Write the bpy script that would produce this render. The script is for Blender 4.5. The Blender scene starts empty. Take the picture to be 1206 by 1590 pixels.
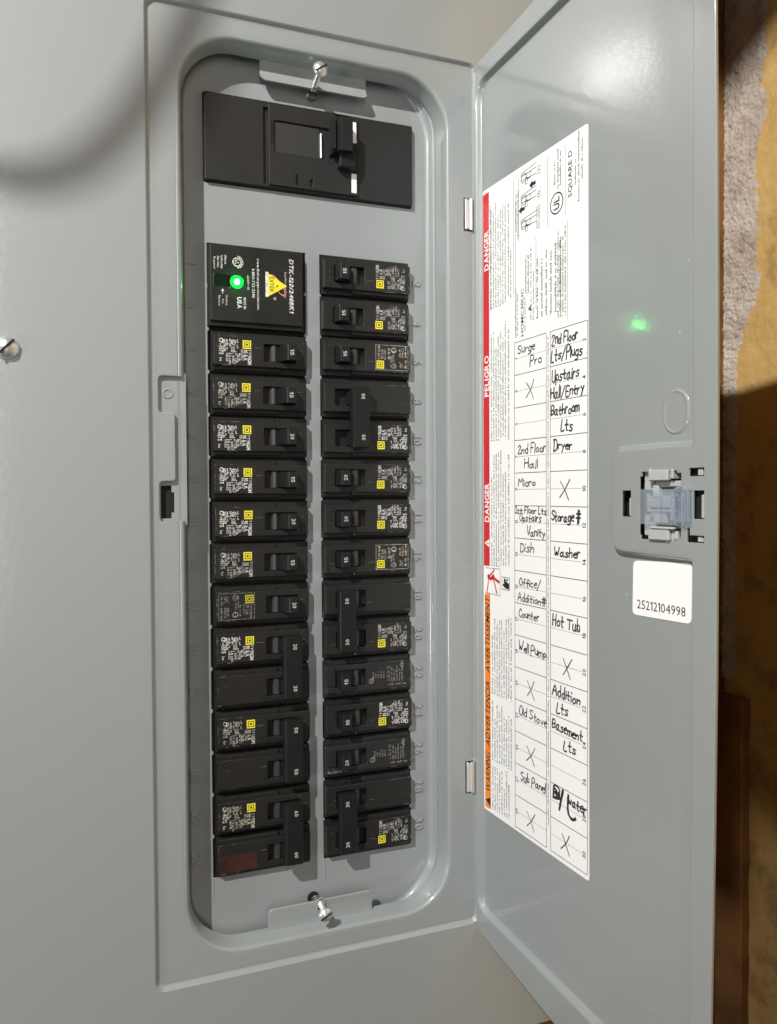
import bpy, bmesh, math, random
from mathutils import Vector, Matrix, noise
random.seed(7)
IN = 0.0254                      # the scene is laid out in inches and built in metres
S = bpy.context.scene
COL = S.collection

# ------------------------------------------------------------------ camera
def V(x, y, z): return Vector((x, y, z)) * IN
YAW, PIT, ROL = 0.3674, 0.0233, -0.0054
fw = Vector((math.sin(YAW)*math.cos(PIT), math.cos(YAW)*math.cos(PIT), -math.sin(PIT)))
rt0 = Vector((math.cos(YAW), -math.sin(YAW), 0)); up0 = rt0.cross(fw)
rt = rt0*math.cos(ROL) + up0*math.sin(ROL); up = -rt0*math.sin(ROL) + up0*math.cos(ROL)
cd = bpy.data.cameras.new('camera'); cam = bpy.data.objects.new('camera', cd); COL.objects.link(cam)
cd.sensor_fit = 'VERTICAL'; cd.sensor_height = 24; cd.lens = 24*1230.25/1590
cd.clip_start = 0.01; cd.clip_end = 100
M = Matrix((rt, up, -fw)).transposed().to_4x4(); M.translation = V(-9.3066, -18.1369, 0.0684)
cam.matrix_world = M
S.camera = cam

# ------------------------------------------------------------------ light
w = bpy.data.worlds.new('World'); S.world = w; w.use_nodes = True
bg = w.node_tree.nodes['Background']; bg.inputs[0].default_value = (0.95, 0.97, 1.0, 1); bg.inputs[1].default_value = 0.045
LAMP = (-35.0, -32.0, 34.2)
def lamp(name, loc, watts, radius, col):
    d = bpy.data.lights.new(name, 'POINT'); d.energy = watts; d.shadow_soft_size = radius*IN; d.color = col
    o = bpy.data.objects.new(name, d); o.location = V(*loc); COL.objects.link(o)
lamp('ceiling_bulb', LAMP, 104, 0.55, (1.0, 0.985, 0.95))
d = bpy.data.lights.new('tube_light', 'AREA'); d.shape = 'RECTANGLE'; d.size = 5*IN; d.size_y = 56*IN; d.energy = 9.5; d.color = (1.0, 0.99, 0.97)
o = bpy.data.objects.new('tube_light', d); COL.objects.link(o); o.location = V(-23.5, -82, 12)
o.rotation_euler = (V(-9, 0, 2)-o.location).to_track_quat('-Z', 'Y').to_euler()
lamp('side_fill', (-48, -17, -12), 13, 4.0, (1.0, 0.99, 0.97))  # added fill light standing in for bounce from the left, no bulb there
try: S.cycles.blur_glossy = 0.0
except Exception: pass
S.view_settings.view_transform = 'Standard'; S.view_settings.look = 'None'
S.view_settings.exposure = 0; S.view_settings.gamma = 1

# ------------------------------------------------------------------ materials
MATS = {}
def mat(name, col, rough=0.5, metal=0.0, bump=0.0, bscale=200.0, spec=0.5, var=0.0, vscale=8.0, col2=None, rvar=0.0, coat=0.0):
    m = bpy.data.materials.new(name); m.use_nodes = True; nt = m.node_tree; b = nt.nodes['Principled BSDF']
    b.inputs['Base Color'].default_value = (*col, 1); b.inputs['Roughness'].default_value = rough
    b.inputs['Metallic'].default_value = metal; b.inputs['Specular IOR Level'].default_value = spec
    b.inputs['Coat Weight'].default_value = coat
    tc = nt.nodes.new('ShaderNodeTexCoord')
    if bump:
        n = nt.nodes.new('ShaderNodeTexNoise'); n.inputs['Scale'].default_value = bscale; n.inputs['Detail'].default_value = 3
        nt.links.new(tc.outputs['Object'], n.inputs['Vector'])
        bp = nt.nodes.new('ShaderNodeBump'); bp.inputs['Strength'].default_value = bump; bp.inputs['Distance'].default_value = 0.0004
        nt.links.new(n.outputs['Fac'], bp.inputs['Height']); nt.links.new(bp.outputs['Normal'], b.inputs['Normal'])
        if coat: nt.links.new(bp.outputs['Normal'], b.inputs['Coat Normal'])
    if var or col2:
        n2 = nt.nodes.new('ShaderNodeTexNoise'); n2.inputs['Scale'].default_value = vscale; n2.inputs['Detail'].default_value = 6
        nt.links.new(tc.outputs['Object'], n2.inputs['Vector'])
        r = nt.nodes.new('ShaderNodeValToRGB')
        c2 = col2 if col2 else tuple(c*(1-var) for c in col)
        r.color_ramp.elements[0].position = 0.38; r.color_ramp.elements[0].color = (*c2, 1)
        r.color_ramp.elements[1].position = 0.62; r.color_ramp.elements[1].color = (*col, 1)
        nt.links.new(n2.outputs['Fac'], r.inputs['Fac']); nt.links.new(r.outputs['Color'], b.inputs['Base Color'])
    if rvar:
        n3 = nt.nodes.new('ShaderNodeTexNoise'); n3.inputs['Scale'].default_value = 35; n3.inputs['Detail'].default_value = 5
        nt.links.new(tc.outputs['Object'], n3.inputs['Vector'])
        mr = nt.nodes.new('ShaderNodeMapRange'); mr.inputs['To Min'].default_value = rough-rvar; mr.inputs['To Max'].default_value = rough+rvar
        nt.links.new(n3.outputs['Fac'], mr.inputs['Value']); nt.links.new(mr.outputs['Result'], b.inputs['Roughness'])
    MATS[name] = m
    return m
PAINT = mat('grey_enamel', (0.268, 0.287, 0.284), 0.44, bump=0.13, bscale=260, spec=0.6, rvar=0.04, coat=0.8)
PAINT.node_tree.nodes['Principled BSDF'].inputs['Coat Roughness'].default_value = 0.11
BLACK = mat('black_phenolic', (0.018, 0.017, 0.0155), 0.36, bump=0.18, bscale=900, spec=0.42, col2=(0.014, 0.0135, 0.0125), vscale=60, rvar=0.10)
BLACK2 = mat('black_handle', (0.011, 0.011, 0.0112), 0.40, bump=0.12, bscale=1200, spec=0.34, rvar=0.06)
BLACK3 = mat('grey_black_plastic', (0.0165, 0.016, 0.0155), 0.46, bump=0.25, bscale=1500, spec=0.4, rvar=0.08)
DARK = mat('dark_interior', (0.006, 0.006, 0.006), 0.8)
SCUFF = mat('scuffed_edge', (0.24, 0.23, 0.215), 0.6, col2=(0.03, 0.03, 0.028), vscale=260)
SCUFF2 = mat('pale_scuff', (0.36, 0.35, 0.33), 0.7, col2=(0.10, 0.10, 0.095), vscale=300)
PRINT = mat('white_print', (0.82, 0.80, 0.76), 0.55, col2=(0.40, 0.39, 0.36), vscale=700)
PRINT2 = mat('worn_white_print', (0.60, 0.58, 0.53), 0.55, col2=(0.10, 0.095, 0.085), vscale=330)
PRINT3 = mat('rating_print', (0.50, 0.49, 0.46), 0.5)
PRINTG = mat('faded_print', (0.30, 0.29, 0.26), 0.55, col2=(0.12, 0.115, 0.10), vscale=600)
YEL = mat('yellow_print', (0.76, 0.66, 0.03), 0.5)
YEL2 = mat('faded_yellow_print', (0.44, 0.38, 0.03), 0.5)
CREAM = mat('cream_print', (0.66, 0.60, 0.47), 0.55, col2=(0.20, 0.18, 0.13), vscale=400)
STEEL = mat('zinc_steel', (0.72, 0.72, 0.70), 0.34, 0.75, bump=0.05, bscale=600, rvar=0.06)
DGREY = mat('dark_grey_plastic', (0.10, 0.105, 0.11), 0.4)
DSTEEL = mat('dull_steel', (0.30, 0.30, 0.29), 0.4, 0.9)
GSTEEL = mat('slide_plastic', (0.035, 0.034, 0.032), 0.30, bump=0.1, bscale=300)
PAPER = mat('label_paper', (0.88, 0.87, 0.85), 0.55, bump=0.03, bscale=80)
INK = mat('black_ink', (0.012, 0.012, 0.014), 0.45)
FINE = mat('fine_print', (0.10, 0.10, 0.10), 0.6)
MARK = mat('marker_ink', (0.010, 0.010, 0.012), 0.4, col2=(0.035, 0.035, 0.04), vscale=200)
RED = mat('label_red', (0.58, 0.008, 0.022), 0.5)
ORANGE = mat('label_orange', (0.83, 0.235, 0.018), 0.5)
OXIDE = mat('red_brown_sticker', (0.058, 0.015, 0.013), 0.45, col2=(0.025, 0.010, 0.009), vscale=90)
LGREY = mat('grey_plastic', (0.40, 0.41, 0.41), 0.42, bump=0.05, bscale=500)
WOOD = mat('brown_timber', (0.34, 0.16, 0.05), 0.75, bump=0.5, bscale=40, col2=(0.15, 0.068, 0.022), vscale=14)
m = mat('clear_plastic', (0.60, 0.65, 0.70), 0.10, spec=0.8, coat=0.6); nt = m.node_tree
tr = nt.nodes.new('ShaderNodeBsdfTransparent'); tr.inputs['Color'].default_value = (0.91, 0.94, 0.975, 1)
lw = nt.nodes.new('ShaderNodeLayerWeight'); lw.inputs['Blend'].default_value = 0.45
mr = nt.nodes.new('ShaderNodeMapRange'); mr.inputs['To Min'].default_value = 0.05; mr.inputs['To Max'].default_value = 0.50
mx = nt.nodes.new('ShaderNodeMixShader'); nt.links.new(lw.outputs['Facing'], mr.inputs['Value']); nt.links.new(mr.outputs['Result'], mx.inputs['Fac'])
nt.links.new(tr.outputs[0], mx.inputs[1]); nt.links.new(nt.nodes['Principled BSDF'].outputs[0], mx.inputs[2])
nt.links.new(mx.outputs[0], nt.nodes['Material Output'].inputs['Surface'])
CLEAR = m
def emis(name, col, st):
    m = mat(name, col, 0.3); b = m.node_tree.nodes['Principled BSDF']
    b.inputs['Emission Color'].default_value = (*col, 1); b.inputs['Emission Strength'].default_value = st
    return m
LEDC = emis('led_core', (0.12, 1.0, 0.20), 380.0)
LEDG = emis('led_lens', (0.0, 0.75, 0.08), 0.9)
LEDO = emis('led_glow_ring', (0.0, 0.30, 0.03), 0.32)  # emissive outer ring, the glow round the LED made as a part
def rough_mat(name, stops, scale, bscale, bstr, dist):
    m = bpy.data.materials.new(name); m.use_nodes = True; nt = m.node_tree; b = nt.nodes['Principled BSDF']
    b.inputs['Roughness'].default_value = 0.85; b.inputs['Specular IOR Level'].default_value = 0.2
    tc = nt.nodes.new('ShaderNodeTexCoord'); n = nt.nodes.new('ShaderNodeTexNoise')
    n.inputs['Scale'].default_value = scale; n.inputs['Detail'].default_value = 9; n.inputs['Roughness'].default_value = 0.65
    nt.links.new(tc.outputs['Object'], n.inputs['Vector'])
    r = nt.nodes.new('ShaderNodeValToRGB'); e = r.color_ramp.elements
    for i, (p, c) in enumerate(stops):
        k = e[i] if i < 2 else e.new(p)
        k.position = p; k.color = (*c, 1)
    nt.links.new(n.outputs['Fac'], r.inputs['Fac']); nt.links.new(r.outputs['Color'], b.inputs['Base Color'])
    n2 = nt.nodes.new('ShaderNodeTexNoise'); n2.inputs['Scale'].default_value = bscale; n2.inputs['Detail'].default_value = 6
    nt.links.new(tc.outputs['Object'], n2.inputs['Vector'])
    bp = nt.nodes.new('ShaderNodeBump'); bp.inputs['Strength'].default_value = bstr; bp.inputs['Distance'].default_value = dist
    nt.links.new(n2.outputs['Fac'], bp.inputs['Height']); nt.links.new(bp.outputs['Normal'], b.inputs['Normal'])
    return m
TAN = rough_mat('tan_wall_coat', [(0.30, (0.30, 0.19, 0.075)), (0.70, (0.68, 0.46, 0.18)), (0.48, (0.62, 0.405, 0.15))], 22, 110, 0.55, 0.003)
MORTAR = rough_mat('pale_mortar', [(0.30, (0.27, 0.21, 0.17)), (0.66, (0.62, 0.55, 0.49)), (0.46, (0.47, 0.395, 0.34))], 26, 400, 0.5, 0.0012)
BOARD = rough_mat('brown_board', [(0.32, (0.12, 0.052, 0.018)), (0.70, (0.33, 0.17, 0.062)), (0.5, (0.24, 0.115, 0.040))], 12, 90, 0.4, 0.001)

# ------------------------------------------------------------------ mesh building
class MB:
    def __init__(s): s.v = []; s.f = []
    def add(s, vs, fs, T=None):
        o = len(s.v)
        s.v += [tuple(T(p)) for p in vs] if T else [tuple(p) for p in vs]
        s.f += [tuple(i+o for i in q) for q in fs]
        return s
    def quad(s, *p): return s.add(p, [tuple(range(len(p)))])
    def box(s, x0, x1, y0, y1, z0, z1, bev=0.0, seg=1):
        if not bev:
            vs = [(x, y, z) for x in (x0, x1) for y in (y0, y1) for z in (z0, z1)]
            return s.add(vs, [(0, 1, 3, 2), (4, 6, 7, 5), (0, 4, 5, 1), (2, 3, 7, 6), (0, 2, 6, 4), (1, 5, 7, 3)])
        bm = bmesh.new()
        bmesh.ops.create_cube(bm, size=1)
        for v in bm.verts: v.co = Vector(((x0+x1)/2+v.co.x*(x1-x0), (y0+y1)/2+v.co.y*(y1-y0), (z0+z1)/2+v.co.z*(z1-z0)))
        bmesh.ops.bevel(bm, geom=bm.edges[:], offset=bev, segments=seg, affect='EDGES', profile=0.6)
        return s.bm(bm)
    def bm(s, bm, T=None):
        bm.verts.index_update()
        s.add([tuple(v.co) for v in bm.verts], [tuple(v.index for v in f.verts) for f in bm.faces], T); bm.free()
        return s
    def prism(s, pts, a0, a1, axis='z', bev=0.0, seg=2):
        """extrude a polygon; axis 'z': pts are (x,y); axis 'y': pts are (x,z)"""
        bm = bmesh.new()
        P = (lambda p, a: (p[0], p[1], a)) if axis == 'z' else (lambda p, a: (p[0], a, p[1]))
        lo = [bm.verts.new(P(p, a0)) for p in pts]; hi = [bm.verts.new(P(p, a1)) for p in pts]
        bm.faces.new(lo[::-1]); bm.faces.new(hi)
        n = len(pts)
        for i in range(n): bm.faces.new((lo[i], lo[(i+1) % n], hi[(i+1) % n], hi[i]))
        bmesh.ops.recalc_face_normals(bm, faces=bm.faces[:])
        if bev: bmesh.ops.bevel(bm, geom=bm.edges[:], offset=bev, segments=seg, affect='EDGES', profile=0.6)
        return s.bm(bm)
    def loft(s, loops, closed=True, cap0=False, cap1=False):
        n = len(loops[0]); vs = [p for l in loops for p in l]; fs = []
        for k in range(len(loops)-1):
            for i in range(n if closed else n-1):
                j = (i+1) % n
                fs.append((k*n+i, k*n+j, (k+1)*n+j, (k+1)*n+i))
        if cap0: fs.append(tuple(range(n))[::-1])
        if cap1: fs.append(tuple((len(loops)-1)*n+i for i in range(n)))
        return s.add(vs, fs)
    def tube(s, path, r, n=10, cap=True):
        loops = []; path = [Vector(p) for p in path]
        ref = Vector((0.123, 0.31, 0.94)).normalized()
        for i, p in enumerate(path):
            t = (path[min(i+1, len(path)-1)]-path[max(i-1, 0)]).normalized()
            a = t.cross(ref).normalized(); b_ = t.cross(a)
            rr_ = r[i] if isinstance(r, (list, tuple)) else r
            loops.append([tuple(p+a*math.cos(k*math.tau/n)*rr_+b_*math.sin(k*math.tau/n)*rr_) for k in range(n)])
        return s.loft(loops, True, cap, cap)
    def disc(s, x, z, y, r, n=24, r2=0.0):
        o = [(x+r*math.cos(k*math.tau/n), y, z+r*math.sin(k*math.tau/n)) for k in range(n)]
        if not r2: return s.add(o, [tuple(range(n))])
        i_ = [(x+r2*math.cos(k*math.tau/n), y, z+r2*math.sin(k*math.tau/n)) for k in range(n)]
        return s.add(o+i_, [(k, (k+1) % n, n+(k+1) % n, n+k) for k in range(n)])
    def build(s, name, m, parent=None, kind=None, smooth=35, link=True):
        me = bpy.data.meshes.new(name)
        me.from_pydata([(x*IN, y*IN, z*IN) for x, y, z in s.v], [], s.f); me.update()
        bm = bmesh.new(); bm.from_mesh(me); bmesh.ops.remove_doubles(bm, verts=bm.verts[:], dist=2e-6)
        bm.to_mesh(me); bm.free()
        if smooth:
            me.polygons.foreach_set('use_smooth', [True]*len(me.polygons)); me.set_sharp_from_angle(angle=math.radians(smooth))
        me.materials.append(m)
        o = bpy.data.objects.new(name, me); COL.objects.link(o)
        if smooth and smooth < 90:
            wn = o.modifiers.new('weighted', 'WEIGHTED_NORMAL'); wn.keep_sharp = True; wn.weight = 100
        if parent: o.parent = parent
        if kind: o['kind'] = kind
        return o

def rr(x0, x1, z0, z1, r, n=8):
    P = []
    for cx, cz, a in ((x1-r, z1-r, 0), (x0+r, z1-r, 90), (x0+r, z0+r, 180), (x1-r, z0+r, 270)):
        for k in range(n+1):
            t = math.radians(a+90*k/n); P.append((cx+r*math.cos(t), cz+r*math.sin(t)))
    return P
def fillet(pts, r, n=4):
    out = []; N = len(pts)
    for i in range(N):
        p = Vector(pts[i]); a = (Vector(pts[i-1])-p); c = (Vector(pts[(i+1) % N])-p)
        ri = r[i] if isinstance(r, (list, tuple)) else r
        if ri <= 0: out.append(tuple(p)); continue
        d = min(ri, a.length*0.45, c.length*0.45); p0 = p+a.normalized()*d; p1 = p+c.normalized()*d
        for k in range(n+1):
            t = k/n; q = p0*(1-t)**2+p*2*t*(1-t)+p1*t*t; out.append(tuple(q))
    return out
def sheet(outer, holes, yf, thick, bev=0.0, res=2):
    """flat sheet in the x-z plane with holes: front face at y=yf (towards the viewer), thickness behind it -> (verts, faces)"""
    c = bpy.data.curves.new('t', 'CURVE'); c.dimensions = '2D'; c.fill_mode = 'BOTH'
    for loop in [outer]+holes:
        sp = c.splines.new('POLY'); sp.points.add(len(loop)-1); sp.use_cyclic_u = True
        for p, q in zip(sp.points, loop): p.co = (q[0], q[1], 0, 1)
    c.extrude = max(thick/2-bev, 0.0001); c.bevel_depth = bev; c.bevel_resolution = res; c.offset = -bev
    o = bpy.data.objects.new('t', c); COL.objects.link(o)
    me = bpy.data.meshes.new_from_object(o.evaluated_get(bpy.context.evaluated_depsgraph_get()))
    vs = [(v.co.x, yf+thick/2-v.co.z, v.co.y) for v in me.vertices]; fs = [tuple(p.vertices) for p in me.polygons]
    bpy.data.objects.remove(o); bpy.data.curves.remove(c); bpy.data.meshes.remove(me)
    return vs, fs

# lettering: glyphs of the built-in font laid out as flat (or raised) mesh
GL = {}
def glyph(ch, off, ext=0.0, bev=0.0):
    k = (ch, off, ext, bev)
    if ch == '1' and k not in GL:
        o = 0.055+off; vs = []; fs = []
        out = [(.20-o, 0), (.20+o, 0), (.20+o, .70), (.20-o*.4, .70), (.04, .60), (.04, .60-2*o), (.20-o, .70-2.2*o)]
        d = ext+bev; n = 7
        vs = [(x, y, d) for x, y in out]; fs = [(0, 1, 2, 3, 6), (3, 4, 5, 6)]
        if d: vs += [(x+(-.03 if x < .2 else .03), y, -d) for x, y in out]; fs += [(i, n+i, n+(i+1) % n, (i+1) % n) for i in range(n)]
        GL[k] = (vs, fs, .04, .20+o)
    if k not in GL:
        c = bpy.data.curves.new('g', 'FONT'); c.body = ch; c.size = 1.0; c.offset = off; c.resolution_u = 2; c.extrude = ext; c.bevel_depth = bev
        o = bpy.data.objects.new('g', c); COL.objects.link(o)
        me = bpy.data.meshes.new_from_object(o.evaluated_get(bpy.context.evaluated_depsgraph_get()))
        vs = [tuple(v.co) for v in me.vertices]; fs = [tuple(p.vertices) for p in me.polygons]
        xs = [v[0] for v in vs] or [0, 0.25]
        GL[k] = (vs, fs, min(xs), max(xs))
        bpy.data.objects.remove(o); bpy.data.curves.remove(c); bpy.data.meshes.remove(me)
    return GL[k]
def text(mb, s_, x, z, y, h, rot='cw', fit=None, bold=0.0, shear=0.0, center=False, ext=0.0, bev=0.0, gap=0.09):
    """rot 'cw': reads down (-z), letter tops to +x; 'ccw': reads up; 'h': reads along +x. (x,z) is the start of the baseline, h the cap height"""
    k = h/0.70; px = 0.0; items = []
    for ch in s_:
        if ch == ' ': px += 0.30; continue
        vs, fs, a, b_ = glyph(ch, bold, ext, bev); items.append((vs, fs, px-a)); px += (b_-a)+gap
    wd = (px-gap)*k; sx = (fit/wd) if fit else 1.0
    if center: off = -wd*sx/2
    else: off = 0.0
    for vs, fs, dx in items:
        def T(p):
            u = (p[0]+dx+shear*p[1])*k*sx+off; t = p[1]*k; d = y-p[2]*k
            if rot == 'cw': return (x+t, d, z-u)
            if rot == 'ccw': return (x-t, d, z+u)
            return (x+u, d, z+t)
        mb.add(vs, fs, T)
    return wd*sx
def micro(mb, x, z, y, length, h, rot='cw', dens=1.0, rag=0.15):
    """print too small to read in the photograph: ragged little strokes"""
    u = 0.0; L = length*(1-random.random()*rag)
    while u < L:
        if random.random() < 0.16: u += h*0.55; continue
        wd = h*random.uniform(0.22, 0.42); hh = h*random.choice((0.62, 0.66, 0.7, 1.0)); b0 = 0
        if rot == 'cw': mb.quad((x+b0, y, z-u), (x+b0, y, z-u-wd), (x+hh, y, z-u-wd), (x+hh, y, z-u))
        elif rot == 'ccw': mb.quad((x-b0, y, z+u), (x-b0, y, z+u+wd), (x-hh, y, z+u+wd), (x-hh, y, z+u))
        else: mb.quad((x+u, y, z), (x+u+wd, y, z), (x+u+wd, y, z+hh), (x+u, y, z+hh))
        u += wd+h*0.22/dens
def ribbon(mb, pts, y, wd):
    pts = [Vector(p) for p in pts]; L = []
    for i, p in enumerate(pts):
        t = pts[min(i+1, len(pts)-1)]-pts[max(i-1, 0)]
        t = t.normalized() if t.length > 1e-9 else Vector((1, 0)); n = Vector((-t.y, t.x))
        ww = wd*random.uniform(0.8, 1.15)/2; e = t*(-ww if i == 0 else ww if i == len(pts)-1 else 0)
        L.append((p+n*ww+e, p-n*ww+e))
    for a, c in zip(L, L[1:]): mb.quad((a[0].x, y, a[0].y), (a[1].x, y, a[1].y), (c[1].x, y, c[1].y), (c[0].x, y, c[0].y))
def line(mb, x0, z0, x1, z1, y, wd):
    d = Vector((x1-x0, z1-z0)).normalized()*wd/2; n = Vector((-d.y, d.x))
    mb.quad((x0+n.x, y, z0+n.y), (x0-n.x, y, z0-n.y), (x1-n.x, y, z1-n.y), (x1+n.x, y, z1+n.y))

def empty(name, loc=(0, 0, 0), parent=None):
    o = bpy.data.objects.new(name, None); o.location = V(*loc); o.empty_display_size = 0.02; COL.objects.link(o)
    if parent: o.parent = parent
    return o
def tag(o, label, cat, group=None):
    o['label'] = label; o['category'] = cat
    if group: o['group'] = group
    return o
def inst(o, parent, name=None):
    c = o.copy(); COL.objects.link(c); c.parent = parent
    return c

# ================================================================== room behind
def bumpy(name, m, fn, nu, nv, kind='structure'):
    mb = MB(); L = [[fn(i/nu, j/nv) for i in range(nu+1)] for j in range(nv+1)]
    mb.loft(L, closed=False); return mb.build(name, m, None, kind, smooth=180)
def rough(p, a, sc):
    v = Vector(p)*sc
    return a*(noise.noise(v)+0.5*noise.noise(v*2.3)+0.28*noise.noise(v*5.1))
WX = 12.1
def fw_(u, v):
    y = 4.2-u*34; z = -34+v*64
    return (WX+rough((0, y, z), 0.05, 0.9)+0.03*noise.noise(Vector((y*4, z*4, 3))), y, z)
bumpy('wall', TAN, fw_, 150, 260)
def fm_(u, v):                                              # lumpy pale mortar bedded in the corner
    z = -6.6+v*30
    edge = 1.72+0.16*noise.noise(Vector((0, 0, z*1.3)))+0.08*noise.noise(Vector((5, 0, z*4)))
    if z < 7: edge -= min(1.05, (7-z)*0.45)
    if z > 12.2: edge += min(0.3, (z-12.2)*0.5)
    y = 4.05-u*max(edge, 0.35); t = math.sin(math.pi*min(1, max(0, 1-u))*0.5)**0.35
    return (WX+0.16-0.27*t-0.05*t*noise.noise(Vector((y*3.5, z*3.5, 0)))-0.05*t*noise.noise(Vector((y*8, z*8, 9)))-0.045*t*noise.noise(Vector((y*17, z*17, 4)))-0.02*t*noise.noise(Vector((y*34, z*34, 4))), y, z)
bumpy('mortar', MORTAR, fm_, 64, 900)
MB().box(-60, 14, 4.0, 4.6, -60, 40).build('back_wall', BOARD, None, 'structure', 0)
mb = MB(); L = []
for k in range(80):
    z = -36+k*(28.9/79); e = 2.82+0.04*noise.noise(Vector((1, 2, z*1.1)))
    L.append([(12.3, 3.99, z), (11.72+0.03*noise.noise(Vector((z, 0, 3))), 3.99, z), (11.74, e+0.05, z), (11.8, e, z), (12.3, e, z)])
mb.loft(L, True, True, True)
tag(mb.build('timber_board', WOOD), 'dark brown upright timber board low in the corner right of the open door', 'timber')
mb = MB().box(-30, 16, -18.8, -17.3, 26.7, 34, 0.1)
tag(mb.build('ceiling_joist', WOOD), 'wooden ceiling joist running above the electrical panel', 'joist')
tag(MB().box(-9.5, -1.5, -43, -38, -60, 60, 0.15).build('blocker_post', WOOD), 'unseen wooden post added to block the tube light from the right wall', 'post')  # added out of view to keep the tube light off the tan wall
# the hanging cable whose soft shadow loops over the cover
shp = [(-16, 12.5), (-14.2, 9.6), (-12.5, 7.6), (-11.5, 6.85), (-10.8, 6.6), (-10.08, 6.63), (-9.2, 7.05), (-8.29, 8.06), (-7.6, 9.28), (-7.12, 10.35), (-6.8, 11.2), (-6.4, 13), (-6.2, 17), (-6.2, 25)]
cp = []
for i in range(len(shp)-1):
    a, b_, c_, d_ = (Vector(shp[max(0, min(len(shp)-1, i+q))]) for q in (-1, 0, 1, 2))
    for k in range(6):
        t = k/6; q = 0.5*((2*b_)+(c_-a)*t+(2*a-5*b_+4*c_-d_)*t*t+(3*b_-a-3*c_+d_)*t**3)
        p = Vector((q.x, -0.1, q.y)); cp.append(tuple(p+(Vector(LAMP)-p)*0.39))
tag(MB().tube(cp, 0.165, 12).build('hanging_cable', BLACK2), 'black cable hanging in a loop in front of the panel', 'cable')

# ================================================================== electrical panel
PANEL = empty('electrical_panel', (-4.5, 4.0, -14.2))
tag(PANEL, 'grey metal electrical panel with its hinged door standing open', 'electrical panel')
P0 = Vector((4.5, -4.0, 14.2))*IN
def part(mb, name, m, **k):
    o = mb.build(name, m, PANEL, **k); o.location = P0
    return o
OUT = 0.075
def off_rr(d, n=8): return rr(-7.88-d, 0.0+d, -10.94-d, 10.80+d, max(0.16+d, 0.03), n)
# cover plate with the pressed step round the door frame
mb = MB(); mb.add(*sheet(rr(-13.4, 3.2, -14.1, 14.4, 0.25), [off_rr(OUT)], -0.10, 0.05, 0.0))
prof = [(0.095, -0.1), (0.075, -0.099), (0.055, -0.09), (0.03, -0.055), (0.012, -0.02), (-0.01, -0.004), (-0.05, 0.0)]
mb.loft([[(x, y, z) for x, z in off_rr(d)] for d, y in prof])
mb.loft([[(x, y, z) for x, z in rr(-13.4, 3.2, -14.1, 14.4, 0.25)] for y in (-0.1, 0.45)])
part(mb, 'cover_plate', PAINT)
mb = MB().loft([[(x, y, z) for x, z in rr(-12.6, 2.6, -13.7, 14.0, 0.1, 2)] for y in (-0.02, 3.98)], cap1=True); part(mb, 'enclosure', PAINT, smooth=0)
# door frame with the tub opening and the two latch pockets
TUB = (-7.274, -0.649, -10.53, 10.42)
def tub(d, n=12): return rr(TUB[0]+d, TUB[1]-d, TUB[2]+d, TUB[3]-d, 1.32-d, n)
pk = [(-7.3, 2.69), (-7.72, 2.69), (-7.72, 1.89), (-7.37, 1.89), (-7.37, 0.36), (-7.72, 0.36), (-7.72, -0.53), (-7.3, -0.53)]
t0 = tub(0); left_top = [p for p in t0 if p[1] > 0]; left_bot = [p for p in t0 if p[1] <= 0]
# t0 runs ccw: right-top corner, left-top corner, left-bottom, right-bottom -> pockets go between left-top and left-bottom
hole = left_top + fillet(pk, [0, .09, .09, .09, .09, .09, .09, 0], 4) + left_bot
mb = MB(); mb.add(*sheet(off_rr(-0.03), [hole], 0.0, 0.11, 0.03))
part(mb, 'door_frame', PAINT, smooth=50)
flo = [(-7.8, -0.62), (-7.12, -0.62), (-7.12, 2.78), (-7.8, 2.78)]
lh = [(-7.69, 0.27), (-7.69, -0.46), (-7.46, -0.46), (-7.46, -0.33), (-7.40, -0.33), (-7.40, 0.12), (-7.46, 0.12), (-7.46, 0.27)]
mb = MB(); mb.add(*sheet(flo, [lh], 0.105, 0.04, 0.006))
for k in range(6):
    a0 = 0.11-0.008*k
mb.loft([[(-7.517+r*math.cos(t*math.tau/24), y, 2.317+r*math.sin(t*math.tau/24)) for t in range(24)] for r, y in ((0.125, 0.106), (0.105, 0.085), (0.085, 0.085), (0.07, 0.104), (0.0, 0.104))])
part(mb, 'latch_strike', PAINT)
part(MB().box(-7.9, -7.3, 0.19, 0.34, -0.7, 0.5), 'strike_cavity', DARK, smooth=0)
# rolled lip of the tub
prof = [(-0.03, 0.008), (0.0, 0.0), (0.03, 0.004), (0.06, 0.022), (0.085, 0.055), (0.10, 0.10), (0.115, 0.16), (0.135, 0.28), (0.155, 0.42), (0.165, 0.50), (0.15, 0.515), (0.10, 0.515)]
L = []
for d, y in prof:
    lp = []
    for x, z in rr(TUB[0]+d, TUB[1]-d, TUB[2]+d, TUB[3]-d, 1.32-d, 12):
        lp.append((x, y, z))
        if x < -6.9 and abs(z-(TUB[3]-1.32)) < 1e-6:
            for zz in (2.70, 2.66, 0, -0.50, -0.54): lp.append((x, max(y, 0.10+0.2*d) if -0.52 < zz < 2.68 else y, zz))
    L.append(lp)
mb = MB().loft(L); part(mb, 'tub_lip', PAINT, smooth=60)
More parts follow.
